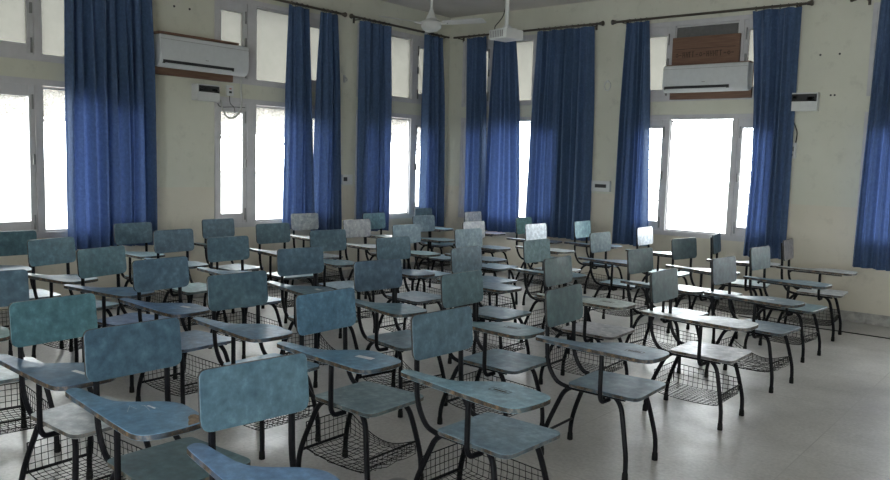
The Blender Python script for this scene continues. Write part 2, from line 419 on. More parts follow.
def curtain(mapf, t0, t1, b0, b1, zb, folds, seed, label, zt=3.485, amp=.055, mid=None):
    rnd = random.Random(seed)
    c = (t0 + t1) / 2
    t = tag(empty('curtain', mapf(c, -.13, zt)), label, 'curtain', 'blue curtains hanging from the rods')
    inv = Matrix.Translation(-t.location)
    n = folds * 14; rows = 26
    wts = [rnd.uniform(.6, 1.5) for _ in range(folds)]; tot = sum(wts); cum = [0]
    for q in wts: cum.append(cum[-1] + q / tot)
    am = [rnd.uniform(.55, 1.25) for _ in range(folds + 1)]; ph = [rnd.uniform(-.6, .6) for _ in range(folds + 1)]
    bm = bmesh.new(); G = []
    for j in range(rows + 1):
        v = j / rows; row = []
        for i in range(n + 1):
            u = i / n
            k = min(int(u * folds), folds - 1); f = u * folds - k
            uu = cum[k] + (cum[k + 1] - cum[k]) * f
            e = v ** .8
            if mid is not None:
                lo = t0 + (b0 - t0) * e + mid[0] * math.sin(PI * v); hi = t1 + (b1 - t1) * e + mid[1] * math.sin(PI * v)
            else: lo = t0 + (b0 - t0) * e; hi = t1 + (b1 - t1) * e
            a_ = am[k] * (1 - f) + am[k + 1] * f; p_ = ph[k] * (1 - f) + ph[k + 1] * f
            sway = .012 * math.sin(3.1 * v + seed + u * 5) * v
            dd = amp * a_ * (.45 + .55 * min(1, v * 3)) * (math.cos(2 * PI * (f + p_ * .25 * v)) ) + amp * .6 * math.sin(2 * PI * u * folds * .37 + seed + v * 1.2)
            x = lo + (hi - lo) * uu + sway
            zz = zt + (zb - zt) * v + (.006 * math.sin(u * 9 + seed) if j == rows else 0) + (.012 * abs(math.cos(PI * u * folds)) if j == 0 else 0)
            dd += .012 * math.sin(2 * PI * u * folds * 2.3 + seed * 2 + v) * min(1, v * 4)
            dd = max(-.095, min(.080, dd))
            row.append(bm.verts.new(mapf(x, -.12 + (.02 * 0) + dd * .9, zz)))
        G.append(row)
    for a, b in zip(G, G[1:]):
        for i in range(n): bm.faces.new((a[i], a[i + 1], b[i + 1], b[i]))
    bm.transform(inv)
    cl = link('cloth', bm, M['curtain'], t, True)
    for p in cl.data.polygons: p.use_smooth = True
    at = cl.data.attributes.get('sharp_edge')
    if at: cl.data.attributes.remove(at)
    nr = max(4, int((t1 - t0) / .085))
    rb = bmesh.new(); 
    for i in range(13):
        pass
    rb.free()
    rng = None
    for i in range(nr):
        a = t0 + (t1 - t0) * (i + .5) / nr
        if rng is None:
            rb = bmesh.new(); pts = [(0, .026 * math.cos(q * PI / 5), .026 * math.sin(q * PI / 5) - .006) for q in range(11)]
            if mapf is mapL: pts = [(p[1], 0, p[2]) for p in pts]
            else: pts = [(0, p[1], p[2]) for p in pts]
            tube(rb, pts, .004, 5, 0, False)
            rng = link('ring', rb, M['rod'], t)
        else:
            r2 = rng.copy(); COL.objects.link(r2); r2.parent = t; rng_ = r2
            r2.location = Vector(mapf(a, -.12, 3.52)) - t.location; continue
        rng.location = Vector(mapf(a, -.12, 3.52)) - t.location
    return t
# left wall, from the camera towards the corner
curtain(mapL, 3.63, 4.52, 3.62, 4.58, .67, 9, 3, 'wide dark blue curtain left of the left wall air conditioner', amp=.06)
curtain(mapL, 6.34, 6.67, 6.29, 6.76, .74, 5, 5, 'narrow blue curtain covering the middle of the second left wall window')
curtain(mapL, 6.86, 7.15, 6.78, 7.28, .64, 6, 6, 'blue curtain on the left wall beside the small black and white switch plate')
curtain(mapL, 7.58, 8.15, 7.58, 8.17, .65, 7, 8, 'blue curtain at the left side of the left wall window by the corner')
curtain(mapL, 8.90, 9.28, 8.88, 9.40, .65, 6, 9, 'blue curtain nearest the room corner on the left wall')
# far wall
curtain(mapR, -7.47, -7.10, -7.45, -7.04, .62, 5, 12, 'narrow blue curtain nearest the room corner on the far wall')
curtain(mapR, -6.98, -6.60, -7.02, -6.41, .64, 6, 14, 'blue curtain hanging right behind the ceiling projector', mid=(-.0, .02))
curtain(mapR, -6.24, -5.34, -6.30, -5.27, .63, 10, 15, 'wide blue curtain left of the white fuse box on the far wall')
curtain(mapR, -4.85, -4.54, -4.93, -4.42, .63, 6, 17, 'blue curtain between the fuse box and the far wall air conditioner')
curtain(mapR, -3.26, -2.72, -3.20, -2.72, .63, 6, 19, 'blue curtain overlapping the right end of the far wall air conditioner', mid=(.04, 0))
curtain(mapR, -1.93, -1.2, -1.98, -1.1, .63, 9, 21, 'dark blue curtain at the right edge of the photo')

# ------------------------------------------------------------------ chairs
def r_leg(sx, sy):
    if sx < 0: return [(-.018, .170, .012), (-.014, .168, .10), (.012, .157, .20), (.066, .14, .335), (.09, .136, .382), (.123, .132, .412), (.16, .13, .4245), (.27, .13, .4245)]
    return [(.508, .198, .012), (.506, .196, .12), (.488, .186, .22), (.462, .168, .335), (.445, .158, .380), (.415, .146, .412), (.375, .135, .4245), (.27, .13, .4245)]
BASKETS = {}
def basket_mesh(kind):
    bm = bmesh.new(); r = .0019; sp = .034
    sag = kind == 'sag'
    prof = [(.035, .15), (.09, .142), (.17, .136), (.26, .134), (.35, .136), (.43, .142), (.478, .150)]
    P = smooth_path([(x, 0, z) for x, z in prof], 3)
    ya, yb = -.165, .165
    hw = lambda x: .155 + .03 * (x / .5)
    def fl(x, s):   # floor point, s in -1..1
        for a, b in zip(P, P[1:]):
            if a.x <= x <= b.x + 1e-6:
                z = a.z + (b.z - a.z) * (x - a.x) / max(1e-6, b.x - a.x); break
        else: z = P[-1].z
        if sag: z -= .008 * (1 - s * s) + .0
        return Vector((x, s * hw(x), z))
    xs = [.035 + k * (.478 - .035) / 13 for k in range(14)]
    ss = [-1 + 2 * k / 10 for k in range(11)]
    J = random.Random(4 if sag else 2)
    jit = (lambda: J.uniform(-.006, .006)) if sag else (lambda: J.uniform(-.0015, .0015))
    for x in xs: tube(bm, [fl(x, s) + Vector((jit(), 0, jit())) for s in ss[::2]], r, 4, 0, False)
    for s in ss:   # wires run up the rear panel, along the floor and up the front lip
        pts = [Vector((.028, s * .158, .292)), Vector((.030, s * .158, .225)), Vector((.035, s * .157, .155))]
        pts += [fl(x, s) + Vector((0, jit(), jit())) for x in xs[1:]] + [Vector((.484, s * .180, .18)), Vector((.487, s * .180, .215))]
        tube(bm, pts, r, 4, 0, False)
    for z in (.19, .225, .26): tube(bm, [(.032, -.158, z), (.032, .158, z)], r, 4, 0, False)
    for z in (.170, .192): tube(bm, [(.484, -.180, z), (.484, .180, z)], r, 4, 0, False)
    # left side panel
    def top(x):
        q = (x - .035) / (.478 - .035)
        if sag: return .285 - .16 * math.sin(min(1, q * 1.25) * PI / 2) + .088 * q ** 2
        return .285 - .03 * q
    tops = []
    for x in xs:
        f = fl(x, 1); tp = Vector((x, f.y + (.0 if not sag else -.015), max(top(x), f.z + .01))); tops.append(tp)
        tube(bm, [f, (f + tp) / 2 + Vector((0, .006, 0)), tp], r, 4, 0, False)
    for q in (.25, .5, .75):
        tube(bm, [fl(x, 1).lerp(t, q) for x, t in zip(xs, tops)], r, 4, 0, False)
    tube(bm, tops, .0028, 5)
    tube(bm, [(.028, -.16, .292), (.028, .16, .292)], .003, 5)
    tube(bm, [(.028, -.16, .292), (.034, -.158, .155)], .0028, 5); tube(bm, [(.028, .16, .292), (.034, .158, .155)], .0028, 5)
    tube(bm, [fl(x, -1) for x in xs], .0028, 5)
    tube(bm, [(.488, -.186, .215), (.488, .186, .215)], .0055, 6)
    return bm
def make_chair():
    t = empty('school_chair', (0, 0, 0))
    # seat
    bm = bmesh.new()
    out = rounded([(.105, -.188), (.53, -.213), (.53, .213), (.105, .188)], [.035, .06, .06, .035], 5)
    slab(bm, out, lambda u, v, q: (u, v, q), .4355, .456)
    link('seat', bm, [M['lam'], M['edge']], t)
    # backrest
    bm = bmesh.new(); h0, h1 = .745, .952
    out = rounded([(-.21, h0), (.21, h0), (.208, h1), (-.208, h1)], [.045, .045, .03, .03], 5)
    mf = lambda u, v, q: (q - (v - h0) / (h1 - h0) * .021, u, v)
    slab(bm, out, mf, .0, .015)
    link('backrest', bm, [M['lamb'], M['dedge']], t)
    # back posts running into the seat rails
    for s in (-1, 1):
        bm = bmesh.new()
        tube(bm, smooth_path([(-.034, s * .155, .925), (-.022, s * .155, .78), (-.016, s * .155, .62), (-.006, s * .155, .545), (.022, s * .155, .482), (.062, s * .155, .440), (.12, s * .155, .4245)], 3)
             + [Vector((.30, s * .157, .4245)), Vector((.47, s * .16, .4245))], .0125, 8)
        link('back_post', bm, M['tube'], t, True)
        for sx in (-1, 1):
            bm = bmesh.new(); tube(bm, smooth_path([(x, s * y, z) for x, y, z in r_leg(sx, s)], 3), .0138, 8)
            lg = link('leg', bm, M['tube'], t, True)
            bm = bmesh.new(); x, y = (-.018, .170) if sx < 0 else (.508, .198)
            lathe(bm, [(.016, 0), (.0175, .004), (.016, .04), (.0135, .046)], (x, s * y, 0), 10); link('rubber_foot', bm, M['rubber'], lg, True)
    bm = bmesh.new(); tube(bm, [(-.004, -.161, .138), (-.004, .161, .138)], .008, 7); link('rear_stretcher', bm, M['tube'], t, True)
    bm = bmesh.new(); tube(bm, [(.20, -.155, .418), (.20, .155, .418)], .009, 6); tube(bm, [(.38, -.157, .418), (.38, .157, .418)], .009, 6)
    link('seat_crossbar', bm, M['tube'], t, True)
    # writing tablet and its support
    bm = bmesh.new()
    o = [(-.142, -.20), (-.128, -.228), (-.09, -.238), (.05, -.253), (.25, -.275), (.47, -.296), (.535, -.292), (.57, -.262), (.585, -.19), (.588, -.10), (.575, -.052), (.53, -.022), (.42, -.003), (.35, .004), (.295, -.012), (.245, -.052), (.20, -.105), (.15, -.15), (.08, -.170), (-.05, -.173), (-.11, -.174), (-.135, -.184)]
    slab(bm, smooth_loop([(*p, 0) for p in o], 2) and [Vector((p.x, p.y)) for p in smooth_loop([(*p, 0) for p in o], 2)], lambda u, v, q: (u, v, q), .6695, .692)
    link('writing_tablet', bm, [M['lam'], M['edge']], t)
    bm = bmesh.new()
    tube(bm, smooth_path([(-.016, -.168, .640), (.0, -.178, .656), (.04, -.197, .661), (.20, -.215, .661), (.47, -.232, .661)], 3), .0105, 7)
    tube(bm, [(.15, -.20, .661), (.43, -.08, .661)], .008, 6)
    tube(bm, smooth_path([(.275, -.2235, .655), (.275, -.2235, .47), (.277, -.221, .425), (.280, -.204, .400), (.284, -.17, .398), (.29, -.14, .4)], 3), .0125, 8)
    link('tablet_support', bm, M['tube'], t, True)
    return t
proto = make_chair()
def children(o): return [c for c in bpy.data.objects if c.parent == o]
TREE = [(c, children(c)) for c in children(proto)]
for k in ('box', 'sag'):
    o = link('basket', basket_mesh(k), M['wire']); BASKETS[k] = o.data; bpy.data.objects.remove(o)
def dup_chair():
    r = proto.copy(); COL.objects.link(r); parts = []
    for c, sub in TREE:
        d = c.copy(); COL.objects.link(d); d.parent = r; parts.append(d)
        for s in sub:
            e = s.copy(); COL.objects.link(e); e.parent = d
    return r, parts
CH={'c1':(-3.769,1.684,3.9),'c2':(-2.992,1.657,-0.4),'c3':(-2.162,1.639,-6.7),'c4':(-3.071,2.779,1.0),'c5':(-2.315,2.83,-2.5),'c6':(-3.899,2.821,-1.1),'c7':(-3.812,3.927,-7.7),'c8':(-3.050,3.911,-0.0),'c9':(-2.30,3.91,2.0),'c10':(-4.761,2.831,3.1),'c11':(-5.552,2.829,12.9),'c12':(-6.345,2.824,13.1),'c13':(-7.070,2.804,-2.8),'c14':(-4.805,1.779,-7.6),'c15':(-7.333,4.059,4.4),'c16':(-6.508,3.999,2.6),'c17':(-7.37,5.07,2.2),'c18':(-5.702,4.022,-1.2),'c19':(-6.598,5.209,-3.7),'c20':(-4.700,3.978,-7.1),'c21':(-7.586,6.478,-3.6),'c22':(-5.728,5.190,-8.1),'c23':(-6.551,6.377,-2.4),'c24':(-7.215,7.331,1.4),'c25':(-4.873,5.210,-3.7),'c26':(-5.766,6.368,-4.5),'c27':(-6.590,7.599,-0.2),'c28':(-7.62,8.78,4.1),'c29':(-6.762,8.859,3.8),'c30':(-5.644,7.418,-0.1),'c31':(-5.039,6.537,-5.1),'c32':(-3.955,5.114,1.8),'c33':(-5.695,8.558,5.7),'c34':(-5.026,7.810,-2.5),'c35':(-3.955,6.177,-2.1),'c36':(-4.946,8.761,1.5),'c37':(-3.985,7.451,-1.7),'c38':(-4.028,8.607,0.7),'c39':(-2.969,6.283,-4.0),'c40':(-3.091,5.138,2.3),'c41':(-2.223,5.104,-0.0),'c42':(-3.136,7.621,-11.4),'c43':(-3.126,8.472,10.1),'c44':(-2.233,6.258,-4.6),'c45':(-2.328,7.435,-5.0),'c46':(-2.390,8.504,3.9)}
BLUE, TEAL, SLATE, PALE, GREY, LTBLUE, GREEN, WHITE, DEEP = (.085,.165,.265), (.075,.165,.190), (.080,.138,.182), (.20,.29,.33), (.33,.36,.37), (.17,.34,.42), (.13,.24,.25), (.55,.60,.64), (.062,.115,.170)
DARK = (.048,.092,.112)
# backrest colour, seat/tablet colour
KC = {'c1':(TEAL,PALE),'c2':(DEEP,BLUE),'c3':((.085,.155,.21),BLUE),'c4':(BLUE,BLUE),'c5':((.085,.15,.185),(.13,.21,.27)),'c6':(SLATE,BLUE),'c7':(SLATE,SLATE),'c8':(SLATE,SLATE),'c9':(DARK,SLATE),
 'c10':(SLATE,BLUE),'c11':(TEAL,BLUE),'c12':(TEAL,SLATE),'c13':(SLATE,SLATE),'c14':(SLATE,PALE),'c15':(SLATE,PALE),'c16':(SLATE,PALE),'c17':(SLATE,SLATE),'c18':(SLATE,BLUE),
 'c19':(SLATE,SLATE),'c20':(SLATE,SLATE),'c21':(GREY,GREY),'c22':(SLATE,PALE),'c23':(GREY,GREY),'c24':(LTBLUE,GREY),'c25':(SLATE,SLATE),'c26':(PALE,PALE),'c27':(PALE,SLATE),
 'c28':(SLATE,SLATE),'c29':((.80,.84,.87),GREY),'c30':((.27,.31,.325),SLATE),'c31':(PALE,SLATE),'c32':(SLATE,SLATE),'c33':(GREEN,SLATE),'c34':(WHITE,GREY),'c35':(GREEN,SLATE),'c36':((.20,.31,.37),SLATE),  # whitest backrest: window reflection put into its colour
 'c37':(PALE,SLATE),'c38':(WHITE,PALE),'c39':(DARK,SLATE),'c40':(DARK,GREY),'c41':(DARK,GREY),'c42':(DARK,PALE),'c43':(SLATE,GREY),'c44':(DARK,SLATE),'c45':(DARK,SLATE),'c46':(GREY,GREY)}  # WHITE on this row is window glare painted into the backrest colour
NOBASK = {'c9', 'c5x'}; SAG = {'c4', 'c44', 'c7', 'c20'}
STICK = {'c1':[(.42,-.12,.09,.022)],'c10':[(.40,-.10,.075,.03)],'c4':[(.40,-.12,.10,.035)],'c20':[(.40,-.11,.07,.03)],'c22':[(.42,-.1,.07,.03)],'c39':[(.34,-.13,.07,.035),(.45,-.12,.06,.03)],'c44':[(.36,-.15,.05,.025)],'c2':[(.30,-.10,.05,.008)]}
OUTL = {'c5': (.37, -.13), 'c9': (.43, -.16), 'c8': (.40, -.13), 'c40': (.40, -.14)}
LINES = [('nearest the camera', ['c14','c1','c2','c3']),
 ('second line from the camera', ['c13','c12','c11','c10','c6','c4','c5']),
 ('third line from the camera', ['c15','c16','c18','c20','c7','c8','c9']),
 ('middle line of the seven', ['c17','c19','c22','c25','c32','c40','c41']),
 ('third line from the far windows', ['c21','c23','c26','c31','c35','c39','c44']),
 ('second line from the far windows', ['c24','c27','c30','c34','c37','c42','c45']),
 ('line along the far windows', ['c28','c29','c33','c36','c38','c43','c46'])]
NM = {str((.80,.84,.87)):'whitish', str((.27,.31,.325)):'pale grey', str((.20,.31,.37)):'light blue', str(DARK):'dark slate', str((.085,.155,.21)):'blue', str((.085,.15,.185)):'blue', str(BLUE):'blue', str(DEEP):'deep blue', str(TEAL):'teal', str(SLATE):'slate blue', str(PALE):'pale blue', str(GREY):'pale grey', str(LTBLUE):'light blue', str(GREEN):'green', str(WHITE):'whitish'}
ORD4 = ['leftmost', 'second from left', 'third from left', 'rightmost']
ORD7 = ['leftmost', 'second from left', 'third from left', 'middle one', 'third from right', 'second from right', 'rightmost']
LAB = {}
for ln, cs in LINES:
    for i, c in enumerate(cs):
        o_ = (ORD4 if len(cs) == 4 else ORD7)[i]
        LAB[c] = '%s tablet-arm chair, %s in the %s' % (NM[str(KC[c][0])], o_, ln if 'line' in ln else 'line ' + ln)
LAB['c14'] = 'slate blue tablet-arm chair cut by the left frame edge, in the nearest line'
LAB['c4'] = 'blue tablet-arm chair with white label on its tablet, centre of the foreground'
LAB['c2'] = 'deep blue tablet-arm chair whose scratched tablet has a chipped wooden corner'
LAB['c29'] = 'whitish tablet-arm chair shining just right of the room corner'
LAB['c38'] = 'whitish tablet-arm chair left of the far air conditioner window, against the curtain'
LAB['c24'] = 'light blue tablet-arm chair in front of the left wall curtain near the corner'
def flat_patch(name, parent, x, y, lx, ly, m, rz=0, z=.6922, th=.0006):
    bm = bmesh.new(); box(bm, -lx/2, lx/2, -ly/2, ly/2, 0, th)
    bmesh.ops.rotate(bm, verts=bm.verts, cent=(0,0,0), matrix=Matrix.Rotation(rz, 3, 'Z'))
    bmesh.ops.translate(bm, verts=bm.verts, vec=(x, y, z))
    return link(name, bm, m, parent)
R_ = random.Random(11)
first = True
for c, (x, y, a) in CH.items():
    if first:
        t, parts = proto, [q for q, _ in TREE]; first = False
    else: t, parts = dup_chair()
    t.location = (x, y, 0); t.rotation_euler = (0, 0, math.radians(a))
    tag(t, LAB[c], 'chair', 'tablet-arm chairs set out in lines')
    bc, sc_ = KC[c]; sc_ = tuple(v * 1.5 for v in sc_); j = lambda col: (*[v * R_.uniform(.93, 1.07) for v in col], 1)  # seats and tablets lightened, window glare put into their colour
    for p in parts:
        n = p.name.split('.')[0]
        if n == 'backrest': p.color = j(bc)
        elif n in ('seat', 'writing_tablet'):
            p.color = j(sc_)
            if n == 'writing_tablet': tab = p
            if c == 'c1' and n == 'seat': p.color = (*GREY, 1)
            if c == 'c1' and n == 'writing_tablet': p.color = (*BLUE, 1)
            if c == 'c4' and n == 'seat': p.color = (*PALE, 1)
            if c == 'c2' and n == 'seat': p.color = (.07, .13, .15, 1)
    if x > -3.2 and c not in ('c2', 'c4'):
        for p in parts:
            if p.name.split('.')[0] in ('writing_tablet', 'tablet_support'): p.location.x += .078
            if p.name.split('.')[0] == 'seat': p.location.x += .03
    if c not in NOBASK:
        b = bpy.data.objects.new('basket', BASKETS['sag' if c in SAG else 'box']); COL.objects.link(b); b.parent = t
    for sx, sy, lx, ly in STICK.get(c, []):
        flat_patch('paper_sticker', tab, sx, sy, lx, ly, M['sticker'], R_.uniform(-.1, .1))
    if c in OUTL:
        sx, sy = OUTL[c]; bm = bmesh.new()
        for x0, x1, y0, y1 in ((-.05, .05, .018, .021), (-.05, .05, -.021, -.018), (-.05, -.047, -.018, .018), (.047, .05, -.018, .018), (-.035, .035, -.008, .006)):
            box(bm, sx + x0, sx + x1, sy + y0, sy + y1, .6922, .6926)
        link('stamped_mark', bm, M['dedge'], tab)
    if c == 'c2':
        bm = bmesh.new()
        o = [(.52, -.03), (.56, -.048), (.578, -.075), (.583, -.12), (.55, -.10), (.53, -.085), (.50, -.07), (.485, -.05), (.49, -.035)]
        slab(bm, [Vector(p) for p in o], lambda u, v, q: (u, v, q), .6922, .6930, .0002); link('chipped_corner', bm, [M['barewood'], M['barewood']], tab)
        for k in range(4):
            flat_patch('scratch', tab, .30 + R_.uniform(-.06, .06), -.13 + R_.uniform(-.04, .04), R_.uniform(.04, .12), .0012, M['white'], R_.uniform(-.7, .9), .6921, .0003)

# ------------------------------------------------------------------ air conditioners
def ac_unit(mapf, a0, a1, z0, z1, label):
    t = tag(empty('air_conditioner', mapf((a0 + a1) / 2, 0, z0)), label, 'air conditioner')
    inv = Matrix.Translation(-t.location)
    # body section (depth, z), swept along the wall
    D = .06
    sec = [(-D, z0 + .05), (-D - .03, z0 + .012), (-D - .10, z0), (-D - .135, z0 + .02), (-D - .165, z0 + .055), (-D - .172, z0 + .10), (-D - .168, z1 - .03), (-D - .158, z1 - .008), (-D - .14, z1), (-D, z1)]
    bm = bmesh.new()
    L = []
    for a, s in ((a0, .94), (a0 + .012, 1), (a1 - .012, 1), (a1, .94)):
        cz = (z0 + z1) / 2
        L.append([bm.verts.new(mapf(a, -D + (d + D) * s, cz + (z - cz) * (s * .5 + .5))) for d, z in sec])
    n = len(sec)
    for p, q in zip(L, L[1:]):
        for k in range(n): bm.faces.new((p[k], p[(k + 1) % n], q[(k + 1) % n], q[k]))
    bm.faces.new(L[0]); bm.faces.new(L[-1][::-1]); bmesh.ops.recalc_face_normals(bm, faces=bm.faces)
    bm.transform(inv); link('body', bm, M['acwhite'], t, True)
    bm = bmesh.new(); boxm(bm, mapf, a0 + .03, a1 - .21, -D - .1745, -D - .10, z0 + .038, z0 + .076, 0, .002)
    bm.transform(inv); link('air_outlet', bm, M['darkplastic'], t)
    bm = bmesh.new(); boxm(bm, mapf, a0 + .05, a1 - .24, -D - .179, -D - .172, z0 + .036, z0 + .044, 0, .001)
    bm.transform(inv); link('louver', bm, M['acwhite'], t)
    bm = bmesh.new(); boxm(bm, mapf, a0 + .005, a1 - .005, -D - .174, -D - .16, z1 - .05, z1 - .047)
    bm.transform(inv); link('panel_seam', bm, M['greyplastic'], t)
    bm = bmesh.new(); ac_ = (a0 + a1) / 2
    boxm(bm, mapf, ac_ - .02, ac_ + .02, -D - .1745, -D - .165, z0 + .115, z0 + .121)
    bm.transform(inv); link('badge', bm, M['greyplastic'], t)
    return t
ac_unit(mapL, 4.56, 5.68, 2.555, 2.895, 'white split air conditioner on the left wall between blue curtains')
ac_unit(mapR, -4.27, -3.225, 2.575, 2.905, 'white split air conditioner across the far wall window')
def board(mapf, rects, label, name='mounting_board', m=None, cat='board'):
    bm = bmesh.new()
    for a0, a1, d0, d1, z0, z1 in rects: boxm(bm, mapf, a0, a1, d0, d1, z0, z1, 0, .002)
    c = mapf((rects[0][0] + rects[0][1]) / 2, 0, (rects[0][4] + rects[0][5]) / 2)
    bm.transform(Matrix.Translation(-Vector(c)))
    return tag(link(name, bm, m or M['board'], None, False, c), label, cat)
board(mapL, [(4.58, 5.58, -.059, 0, 2.49, 2.912), (4.57, 5.56, -.20, -.059, 2.899, 2.925)], 'brown wooden mounting board behind the left wall air conditioner')
board(mapR, [(-4.24, -3.23, -.058, -.014, 2.505, 2.915), (-4.26, -3.23, -.15, -.058, 2.907, 2.922)], 'brown wooden mounting board behind the far wall air conditioner')
bd = board(mapR, [(-4.24, -3.40, -.055, -.02, 2.923, 3.265)], 'brown wooden board with worn dark stencilling above the far air conditioner', 'stencilled_board')
bm = bmesh.new(); R2 = random.Random(5)
def stroke(x0, x1, z0, z1): box(bm, x0, x1, 9.5435, 9.5455, z0, z1)
stroke(-4.20, -3.45, 3.118, 3.122)
x = -4.19
for k, g in enumerate('d-HNTT-o-HNITT-o-'):
    if g == '-': stroke(x, x + .03, 3.045, 3.052); x += .045; continue
    if g in 'do':
        for q in range(8):
            an = q * PI / 4; stroke(x + .017 + .014 * math.cos(an) - .005, x + .017 + .014 * math.cos(an) + .005, 3.045 + .018 * math.sin(an) - .004, 3.045 + .018 * math.sin(an) + .004)
        x += .045; continue
    stroke(x, x + .007, 3.015, 3.082)
    if g == 'T': stroke(x - .012, x + .02, 3.076, 3.083)
    else: stroke(x + .022, x + .028, 3.015, 3.082); stroke(x, x + .028, 3.045, 3.051)
    x += .042
c = bd.location.copy(); bm.transform(Matrix.Translation(-c)); link('stencil_marks', bm, M['ink'], bd)
board(mapR, [(-4.215, -3.455, .004, .012, 2.90, 3.395)], 'dark grey sheet blocking the pane behind the wooden board', 'blocking_sheet', M['card'], 'sheet')

# ------------------------------------------------------------------ wall fittings
def wallbox(name, cat, mapf, a0, a1, z0, z1, d, label, parts=(), m='white', group=None):
    t = tag(empty(name, mapf((a0 + a1) / 2, 0, z0)), label, cat, group)
    inv = Matrix.Translation(-t.location)
    bm = bmesh.new(); boxm(bm, mapf, a0, a1, -d, 0, z0, z1, 0, .005); bm.transform(inv); link('housing', bm, M[m], t)
    for n, u0, u1, v0, v1, mm in parts:
        bm = bmesh.new(); W = a1 - a0; Z = z1 - z0
        boxm(bm, mapf, a0 + W * u0, a0 + W * u1, -d - .003, -d + .001, z0 + Z * v0, z0 + Z * v1); bm.transform(inv); link(n, bm, M[mm], t)
    return t
SP = [('control_panel', .06, .97, .52, .92, 'darkplastic'), ('maker_plate', .12, .30, .68, .80, 'greyplastic'), ('display', .66, .84, .58, .76, 'greyplastic'), ('switch', .88, .94, .60, .74, 'white')]
wallbox('voltage_stabilizer', 'stabilizer', mapL, 5.07, 5.36, 2.25, 2.43, .12, 'white voltage stabilizer box on the left wall below the air conditioner', SP)
wallbox('voltage_stabilizer', 'stabilizer', mapR, -2.79, -2.48, 2.335, 2.54, .10, 'white voltage stabilizer box right of the far wall curtain', SP)
wallbox('wall_socket', 'socket', mapL, 5.52, 5.61, 2.335, 2.455, .03, 'small white socket with red light beside the left stabilizer', [('indicator', .35, .65, .62, .72, 'red'), ('switch', .3, .7, .25, .45, 'darkplastic')])
wallbox('wall_socket', 'socket', mapR, -2.775, -2.685, 1.80, 1.98, .03, 'small white socket under the right stabilizer on the far wall', [('switch', .3, .7, .45, .75, 'greyplastic'), ('plug_hole', .35, .6, .15, .3, 'darkplastic')])
wallbox('fuse_box', 'fuse box', mapR, -5.32, -5.02, 1.305, 1.45, .05, 'white fuse box with dark breaker window on the far wall', [('breaker_window', .28, .84, .36, .68, 'darkplastic')])
wallbox('switch_plate', 'switch plate', mapL, 7.36, 7.55, 1.295, 1.43, .03, 'pale switch plate with black socket on the left wall between curtains', [('socket_face', .1, .45, .35, .75, 'darkplastic')])
# hooks, ring, nail holes, cables
bm = bmesh.new(); tube(bm, [mapL(7.385, 0, 2.72), mapL(7.385, -.05, 2.72), mapL(7.385, -.065, 2.70), mapL(7.385, -.05, 2.675)], .006, 6); boxm(bm, mapL, 7.365, 7.405, -.01, 0, 2.66, 2.76, 0, .003)
tag(link('curtain_hook', bm, M['steel']), 'small metal curtain hook on the left wall between two curtains', 'hook')
bm = bmesh.new(); pts = [mapR(-5.145 + .045 * math.cos(q * PI / 8), -.008, 2.715 + .062 * math.sin(q * PI / 8)) for q in range(17)]
tube(bm, pts, .007, 6, 0, False); boxm(bm, mapR, -5.155, -5.135, -.012, 0, 2.76, 2.79)
tag(link('wall_ring', bm, M['white']), 'thin oval ring fixed on the far wall above the fuse box', 'ring')
for x, z in ((-2.51, 2.96), (-2.31, 2.96), (-2.37, 2.51), (-2.33, 2.51)):
    bm = bmesh.new(); tube(bm, [mapR(0, .0, 0), mapR(0, -.004, 0)], .012, 8); bm.transform(Matrix.Translation((0, -YR, 0)))
    tag(link('wall_plug', bm, M['darkplastic'], None, False, (x, YR, z)), 'tiny dark wall plug on the bare cream wall right of the far curtains', 'wall plug', 'wall plugs right of the far curtains')
for y, z in ((4.86, 3.24), (5.05, 3.24)):
    bm = bmesh.new(); tube(bm, [(0, 0, 0), (.004, 0, 0)], .013, 8)
    tag(link('wall_plug', bm, M['darkplastic'], None, False, (XL, y, z)), 'tiny dark wall plug above the left wall air conditioner', 'wall plug', 'wall plugs above the left air conditioner')
def cable(mapf, pts, r, m, label):
    bm = bmesh.new(); tube(bm, smooth_path([mapf(a, -d, z) for a, z, d in pts], 5), r, 6)
    c = Vector(mapf(pts[0][0], 0, pts[0][1])); bm.transform(Matrix.Translation(-c))
    return tag(link('cable', bm, M[m], None, True, c), label, 'cable')
cable(mapL, [(5.715, 2.56, .03), (5.72, 2.45, .02), (5.72, 2.24, .03), (5.66, 2.13, .04), (5.58, 2.08, .04), (5.50, 2.10, .04), (5.45, 2.20, .03), (5.44, 2.28, .02)], .011, 'cable', 'white cable looping under the left wall socket')
cable(mapL, [(5.56, 2.335, .02), (5.57, 2.25, .02), (5.62, 2.20, .025), (5.64, 2.10, .02)], .004, 'cabledark', 'thin dark lead dropping from the left wall socket')
cable(mapL, [(5.40, 2.24, .02), (5.44, 2.20, .02), (5.60, 2.21, .02), (5.78, 2.215, .02)], .004, 'cabledark', 'thin dark lead running sideways over the left window frame')
cable(mapR, [(-2.77, 2.335, .03), (-2.765, 2.27, .03), (-2.72, 2.18, .03), (-2.69, 2.09, .03), (-2.70, 1.98, .02)], .007, 'cabledark', 'dark cable from the right stabilizer down to its socket')
bm = bmesh.new(); tube(bm, smooth_path([(-3.0, 8.94, .006), (-2.4, 8.885, .006), (-1.9, 8.90, .006), (-1.2, 8.90, .006), (-.4, 8.94, .006)], 6), .006, 6)
tag(link('floor_cable', bm, M['cabledark'], None, True), 'thin dark cable lying on the floor along the far wall', 'cable')

